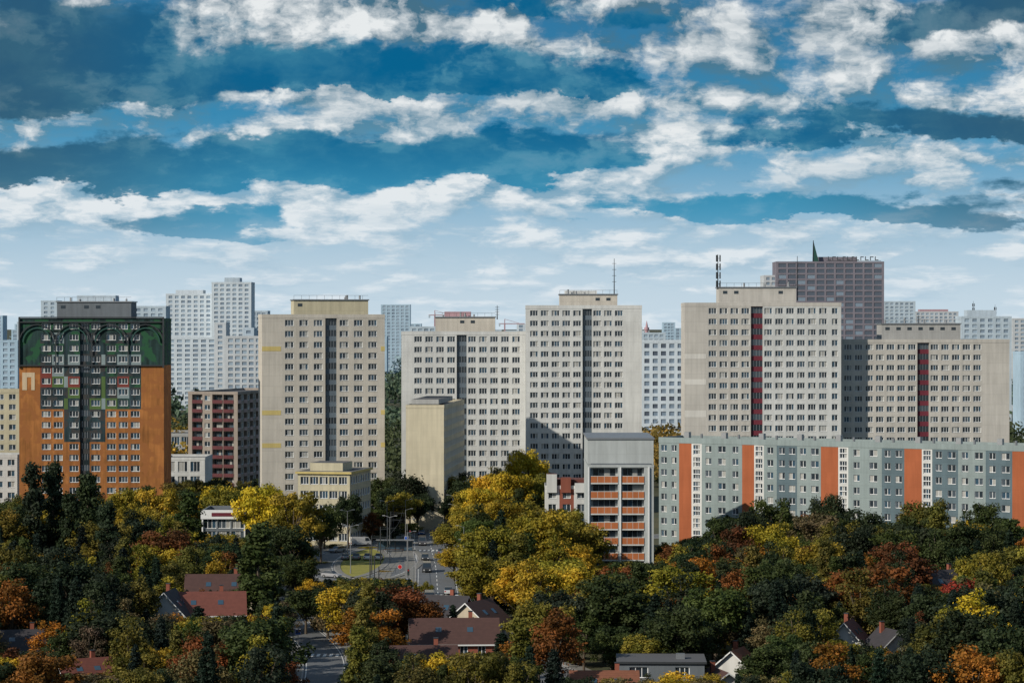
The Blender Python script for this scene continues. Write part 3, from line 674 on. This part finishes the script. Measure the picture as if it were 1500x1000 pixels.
for f in [(48,680,545,5.8,'poplar','dk'),(78,678,550,5.6,'poplar','dk'),(128,694,545,6.2,'poplar','dk'),(103,722,535,5.,'poplar','dk'),(157,736,525,5.2,'poplar','dk'),(22,715,590,9,'loose','ol'),
 (275,720,560,6.4,'poplar','gr'),(378,766,462,6.6,'poplar','gr'),(394,812,470,5,'poplar','gr'),
 (790,748,522,14,'round','ye'),(722,770,512,12,'round','yg'),(845,760,530,12,'round','yg'),(700,812,480,10,'round','yg'),(760,825,470,11,'round','ye'),(830,815,470,12,'round','yg'),(870,850,450,10,'loose','ol'),
 (745,688,650,13,'round','ye'),(700,715,640,11,'round','ye'),(785,695,655,11,'round','yg'),(770,655,735,11,'round','ye'),(690,735,615,10,'round','yg'),(735,730,610,11,'round','ye'),(662,765,605,9,'round','yg'),(665,800,560,8,'round','ye'),
 (575,855,432,11,'round','ru'),(545,890,404,10,'round','or'),(502,848,446,9,'loose','ye'),(612,872,432,9,'round','ru'),(470,850,470,10,'loose','ol'),(535,850,455,9,'round','ol'),(448,860,462,9,'round','gr'),(480,890,455,6,'bush','br'),(640,905,425,6,'loose','ol'),
 (290,885,405,8,'spruce','sp'),(960,868,408,9,'spruce','sp'),(820,865,415,11,'round','dk'),(150,890,398,12,'round','dk'),(520,945,380,7,'spruce','sp'),(735,925,392,8,'spruce','sp'),(215,840,455,8,'spruce','sp'),(180,800,490,7.5,'spruce','sp'),(20,790,500,9,'spruce','sp'),(95,830,460,8,'spruce','sp'),
 (1410,845,440,8,'round','re'),(1280,825,450,15,'round','ru'),(1260,745,560,15,'round','dk'),(1215,720,575,9,'round','dk'),(1130,730,570,11,'round','gr'),(1090,795,500,8,'loose','br'),(1150,870,425,12,'loose','or'),
 (965,812,505,6,'loose','ye'),(1060,755,560,10,'round','gr'),(1020,790,540,9,'round','dk'),(1350,725,575,11,'round','ol'),(1440,738,575,10,'round','gr'),(1480,800,500,13,'loose','ol'),
 (430,720,590,12,'round','yg'),(380,708,600,12,'round','ye'),(330,712,625,11,'round','yg'),(230,715,600,11,'round','ye'),(185,712,615,9,'round','yg'),(470,735,600,9,'round','gr'),(510,718,640,7,'round','dk'),
 (618,668,760,10,'loose','dk'),(668,690,740,9,'round','dk'),(600,690,700,11,'round','dk'),(560,700,705,10,'round','gr'),(580,712,690,9,'round','dk'),(612,720,690,8,'round','dk'),(680,700,700,9,'round','dk'),(540,715,700,8,'round','gr'),(632,705,735,7,'round','dk'),(490,700,700,9,'round','ol'),(655,725,700,6,'round','dk'),
 (590,820,610,4,'loose','ye'),(540,800,640,5,'loose','yg'),(520,765,662,7,'round','ye'),(490,795,632,5.,'loose','gr'),(575,772,665,7,'round','dk'),(600,765,672,6,'round','ol'),(475,765,640,8,'round','dk'),(545,770,668,7,'round','dk'),
 (625,850,530,3,'bush','yg'),(470,822,600,5,'bush','ol'),(560,835,580,4,'bush','ye'),(520,845,570,4,'bush','yg')]: feat(*f)
VIEW=[(616,662,884,700),(458,612,846,655),(468,500,1000,445),(864,955,822,572),(955,1050,785,600),(247,350,900,450),(600,728,955,418),(1230,1260,935,420),(1290,1315,945,418),(905,1030,985,376),(850,925,990,372),
 (298,356,780,600),(437,543,735,640),(800,862,745,620),(285,340,862,480),(1362,1395,855,490),(1068,1088,985,390),(105,135,985,382),(12,48,950,412),(362,400,880,461),(34,168,785,522),(262,290,760,555)]
SKY=[(-200,730),(0,735),(60,728),(165,728),(200,718),(300,704),(380,706),(440,730),(545,745),(560,705),(620,680),(680,700),(760,675),(860,700),(870,790),(960,805),(1010,790),(1060,755),(1130,735),(1200,735),(1260,745),(1330,738),(1400,745),(1500,760),(1700,760)]
sx=[a for a,_ in SKY];sy=[b_ for _,b_ in SKY]
def blocked(x,y,r):
    for (hx,hy,hr) in HOUSES:
        if math.hypot(x-hx,y-hy)<hr+r*.6: return True
    for P,w in ((MP,5),(SP,4)):
        for p in P[::2]:
            if math.hypot(x-p[0],y-p[1])<w+r*.4: return True
    if -48<x<-19 and 556<y<658: return True
    for (ax,ay,s) in placed:
        if math.hypot(x-ax,y-ay)<(s+r)*.62: return True
    if 15<x<31 and y>566: return True
    t=(x-33.9)/77.1
    if -.1<t<1.4 and y>630-45*t-6: return True
    if -70<x<-57 and 598<y<620: return True
    if -53<x<-34 and 645<y<675: return True
    if 6<x<19 and 618<y<636: return True
    return False
cnt=0
def placetree(x,y,hmin,hmax,scl=1):
    global cnt
    u=x/y*4000; px=750+u; k=random.random()
    kind='round' if k<.46 else 'loose' if k<.80 else 'spruce' if k<.91 else 'poplar' if k<.94 else 'bush'
    h=random.uniform(hmin,hmax)*scl; w=h*{'round':.82,'loose':.6,'poplar':.3,'spruce':.5,'bush':1.5}[kind]*random.uniform(.85,1.15)
    if kind=='bush': h=random.uniform(2.5,4.5); w=h*1.5
    r=w/2
    if blocked(x,y,r): return
    hm=H-(np.interp(px,sx,sy)+random.uniform(-8,24)-478)*y/4000
    for (a,b_,yb,Dm) in VIEW:
        rp=r/y*4000
        if y<Dm and px+rp*.7>a and px-rp*.7<b_: hm=min(hm,H-(yb-478)*y/4000)
    if hm<h:
        if hm<1.6: return
        if hm<5: kind='bush'; h=hm; w=min(w,h*1.6)
        else: f=hm/h; h=hm; w*=max(f,.7)
    z=random.random(); 
    if 600<px<900 and 450<y: col='ye' if z<.4 else 'yg' if z<.75 else 'ol' if z<.92 else 'gr'
    elif px<500 and y>520: col='ye' if z<.18 else 'yg' if z<.48 else 'ol' if z<.7 else 'gr' if z<.86 else 'dk'
    elif y<450: col='ye' if z<.04 else 'or' if z<.1 else 'ru' if z<.17 else 'yg' if z<.27 else 'ol' if z<.45 else 'br' if z<.54 else 'gr' if z<.72 else 'dk'  # vignette put into leaf colour: nearest trees get darker tints more often
    else: col='ye' if z<.09 else 'or' if z<.15 else 'ru' if z<.21 else 'yg' if z<.38 else 'ol' if z<.56 else 'br' if z<.64 else 'gr' if z<.82 else 'dk'
    if kind=='spruce': col='sp'
    if kind=='poplar': col=random.choice(['gr','ol'])
    placed.append((x,y,r)); tree(kind,x,y,h,w,col); cnt+=1
for it in range(9000):
    y=340+(800-340)*random.random(); hw=(880/4000)*y; x=random.uniform(-hw,hw)
    placetree(x,y,8,15 if y<520 else 16)
print('trees',cnt)
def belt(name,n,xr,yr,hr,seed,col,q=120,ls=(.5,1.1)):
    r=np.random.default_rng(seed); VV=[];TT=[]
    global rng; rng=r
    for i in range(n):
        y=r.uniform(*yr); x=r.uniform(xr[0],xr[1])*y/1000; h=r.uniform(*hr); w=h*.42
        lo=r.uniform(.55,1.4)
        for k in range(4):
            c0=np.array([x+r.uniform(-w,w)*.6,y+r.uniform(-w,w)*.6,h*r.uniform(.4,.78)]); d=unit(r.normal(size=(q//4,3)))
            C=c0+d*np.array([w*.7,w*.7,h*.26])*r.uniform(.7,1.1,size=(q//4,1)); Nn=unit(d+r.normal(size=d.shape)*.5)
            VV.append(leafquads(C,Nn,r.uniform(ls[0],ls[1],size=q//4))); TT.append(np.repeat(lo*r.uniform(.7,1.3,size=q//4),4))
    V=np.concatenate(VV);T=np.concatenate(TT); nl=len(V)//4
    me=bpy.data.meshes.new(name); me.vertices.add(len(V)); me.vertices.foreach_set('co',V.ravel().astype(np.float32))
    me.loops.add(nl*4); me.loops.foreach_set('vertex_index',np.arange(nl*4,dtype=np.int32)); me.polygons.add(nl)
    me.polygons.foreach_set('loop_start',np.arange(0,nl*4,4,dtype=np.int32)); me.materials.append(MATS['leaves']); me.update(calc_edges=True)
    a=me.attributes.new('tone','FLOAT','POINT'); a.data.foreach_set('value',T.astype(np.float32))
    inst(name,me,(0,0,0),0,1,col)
belt('distant_trees',420,(-200,200),(860,1250),(9,16),1,(.06,.078,.035))
belt('distant_trees',90,(-135,-90),(860,1150),(9,16),5,(.30,.19,.04))
belt('distant_trees',60,(46,66),(850,1000),(13,19),9,(.28,.19,.04))
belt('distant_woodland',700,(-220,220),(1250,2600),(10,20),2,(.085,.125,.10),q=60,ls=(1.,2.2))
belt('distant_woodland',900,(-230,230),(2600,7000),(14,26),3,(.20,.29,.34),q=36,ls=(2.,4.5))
# ------------------------------------------------------------------ sky
w=bpy.data.worlds.new('World'); scene.world=w; w.use_nodes=True; w.node_tree.nodes.clear(); g=NG(w.node_tree)
SUN_EL=math.radians(30); sd=Vector((-.72,-.54,0)).normalized()*math.cos(SUN_EL); sd.z=math.sin(SUN_EL)
sky=g.n('ShaderNodeTexSky',sky_type='NISHITA',sun_disc=False); sky.sun_elevation=SUN_EL; sky.sun_rotation=math.atan2(sd.x,sd.y)%(2*math.pi)
tc=g.n('ShaderNodeTexCoord').outputs['Generated']; sp=g.n('ShaderNodeSeparateXYZ'); g.put(sp.inputs[0],tc); X,Y,Z=sp.outputs
az=g.m('MULTIPLY',g.m('ARCTAN2',X,Y),10.); V=g.m('MULTIPLY',g.m('MAXIMUM',Z,0.),10.)
Lg=g.m('MULTIPLY',g.m('LOGARITHM',g.m('ADD',V,.36),math.e),1.9)
wn=g.noise(g.xyz(az,Lg,3.),2.2,7,.63); ws=g.n('ShaderNodeSeparateXYZ'); g.put(ws.inputs[0],wn.outputs['Color'])
wu=g.m('MULTIPLY',g.m('SUBTRACT',ws.outputs[0],.5),1.0); wv=g.m('MULTIPLY',g.m('SUBTRACT',ws.outputs[1],.5),.34)
UU=g.m('ADD',az,wu); VV_=g.m('ADD',V,wv)
def gauss(px,py,rx,rt,rb,amp,sym=False):
    du=g.m('MULTIPLY_ADD',UU,400/rx,-(px-750)/rx)
    if sym: dv=g.m('MULTIPLY_ADD',VV_,800/(rt+rb),-(478-py)*2/(rt+rb))
    else:
        a=g.m('SUBTRACT',VV_,(478-py)/400)
        dv=g.m('MAXIMUM',g.m('MULTIPLY',a,400/rt),g.m('MULTIPLY',a,-400/rb))
    r2=g.m('MULTIPLY_ADD',du,du,g.m('MULTIPLY',dv,dv))
    return g.m('MULTIPLY',g.m('POWER',math.e,g.m('MULTIPLY',r2,-1.)),amp)
def total(L,sym):
    s=None
    for q in L:
        t=gauss(*q,sym=sym); s=t if s is None else g.m('ADD',s,t)
    return s
Wh=total([(490,26,130,32,27,1.15),(690,40,90,30,20,.8),(430,148,130,24,24,1.),(640,190,130,16,16,.7),(790,158,110,18,16,.95),(880,92,120,30,26,1.05),(1020,160,120,40,32,.8),(1190,60,120,40,36,.8),(1440,75,120,44,36,.95),
 (190,305,150,24,28,.85),(600,300,220,34,50,.85),(1010,208,150,16,16,.8),(1380,245,170,14,14,.75),(255,48,60,24,20,.5),(480,340,90,22,26,.55),(1290,120,70,24,20,.6),(860,290,110,18,22,.6)],True)
Sh=total([(600,125,270,58,12,1.3),(830,140,110,28,10,.9),(640,246,320,48,14,1.3),(180,262,300,50,16,1.05),(1180,316,320,38,14,1.1),(60,90,230,90,50,.9),(300,340,125,28,12,.85),(1320,196,260,34,14,.9),(980,40,120,24,18,.6),(170,150,190,44,18,.7),(1330,50,100,30,20,.5),(1480,20,130,40,30,.7),(760,12,120,18,8,.5)],False)
cu=g.m('MULTIPLY_ADD',wu,.3,az)
def fb(du,dl,sc=2.7,dt=10,ro=.6,z=0.):
    return g.noise(g.xyz(g.m('ADD',cu,du),g.m('ADD',Lg,dl),z),sc,dt,ro).outputs[0]
na=fb(0.,0.); nb=fb(-.05,.10)
nc=g.noise(g.xyz(g.m('MULTIPLY',az,.6),g.m('MULTIPLY',Lg,2.6),7.),1.5,5,.58).outputs[0]
dens=g.m('ADD',g.m('MULTIPLY_ADD',Wh,.2,na),g.m('MULTIPLY',g.m('SUBTRACT',nc,.5),.5))
mask=g.ss(dens,.40,.60)
lit=g.m('MULTIPLY_ADD',g.m('SUBTRACT',na,nb),5.4,.18)
lit=g.m('MULTIPLY_ADD',Wh,.54,lit); lit=g.m('MULTIPLY_ADD',g.ss(V,.75,.15),.28,lit); lit=g.m('MULTIPLY_ADD',Sh,-.30,lit,clamp=True)
lit=g.m('MULTIPLY',lit,g.ss(nc,.32,.60,.68,1.18),clamp=True)
hz=g.ss(V,.0,.8)
hi=g.ss(V,.4,1.2)
nish=g.mix(1.,sky.outputs[0],(.1,.1,.1),'MULTIPLY')
gap=g.mix(hz,(.57,.70,.80),g.mix(hi,(.025,.29,.52),(.008,.16,.34)))
gap=g.mix(.06,gap,nish)
shc=g.mix(hz,(.48,.62,.73),g.mix(hi,(.10,.29,.43),(.06,.16,.24)))
litc=g.mix(hz,(.70,.78,.84),(.80,.83,.84))
cl=g.mix(lit,shc,litc)
col=g.mix(mask,gap,cl)
S2_=g.m('MULTIPLY',g.ss(g.m('ADD',Sh,g.m('ADD',g.m('MULTIPLY',g.m('SUBTRACT',nc,.5),1.0),g.m('MULTIPLY',g.m('SUBTRACT',na,.5),-.9))),.27,.55),g.ss(V,.1,.5,.3,.93))
deep=g.mix(g.ss(g.m('MULTIPLY_ADD',lit,.25,na),.38,.72),(.0,.115,.26),(.045,.225,.35))
deep=g.mix(g.ss(V,.35,.75),(.035,.29,.48),deep)
edge=g.ss(g.m('ABSOLUTE',g.m('SUBTRACT',az,.0)),.8,1.9)
deep=g.mix(g.m('MULTIPLY',edge,.68),deep,(.036,.085,.13))
col=g.mix(S2_,col,deep)
fin=g.mix(1.,col,(10.,10.,10.),'MULTIPLY')
bg=g.n('ShaderNodeBackground'); g.put(bg.inputs[0],fin); bg.inputs[1].default_value=.1
n5=g.noise(tc,3.,4,.6).outputs[0]
up=g.mix(g.ss(n5,.42,.6,.0,.85),g.mix(.5,sky.outputs[0],(.8,2.0,3.4)),(2.1,2.5,2.9))
bg2=g.n('ShaderNodeBackground'); g.put(bg2.inputs[0],up); bg2.inputs[1].default_value=.1
ms=g.n('ShaderNodeMixShader'); g.put(ms.inputs[0],g.ss(V,1.5,2.6)); g.nt.links.new(bg.outputs[0],ms.inputs[1]); g.nt.links.new(bg2.outputs[0],ms.inputs[2])
o=g.n('ShaderNodeOutputWorld'); g.nt.links.new(ms.outputs[0],o.inputs[0])
try: w.cycles.sampling_method='NONE'
except Exception as e: print(e)
sl=bpy.data.lights.new('sun','SUN'); sl.energy=4.1; sl.angle=math.radians(.5); sl.color=(1,.925,.80)
so=bpy.data.objects.new('sun',sl); scene.collection.objects.link(so); so.rotation_euler=(-sd).to_track_quat('-Z','Y').to_euler(); so.location=(-200,-100,300)
cd=bpy.data.cameras.new('camera'); cd.sensor_width=36; cd.lens=96; cd.clip_start=1; cd.clip_end=80000
co=bpy.data.objects.new('camera',cd); scene.collection.objects.link(co); co.location=(0,0,H); co.rotation_euler=(math.radians(90-.315),0,0); scene.camera=co
scene.view_settings.view_transform='Standard'; scene.view_settings.look='None'; scene.view_settings.exposure=0
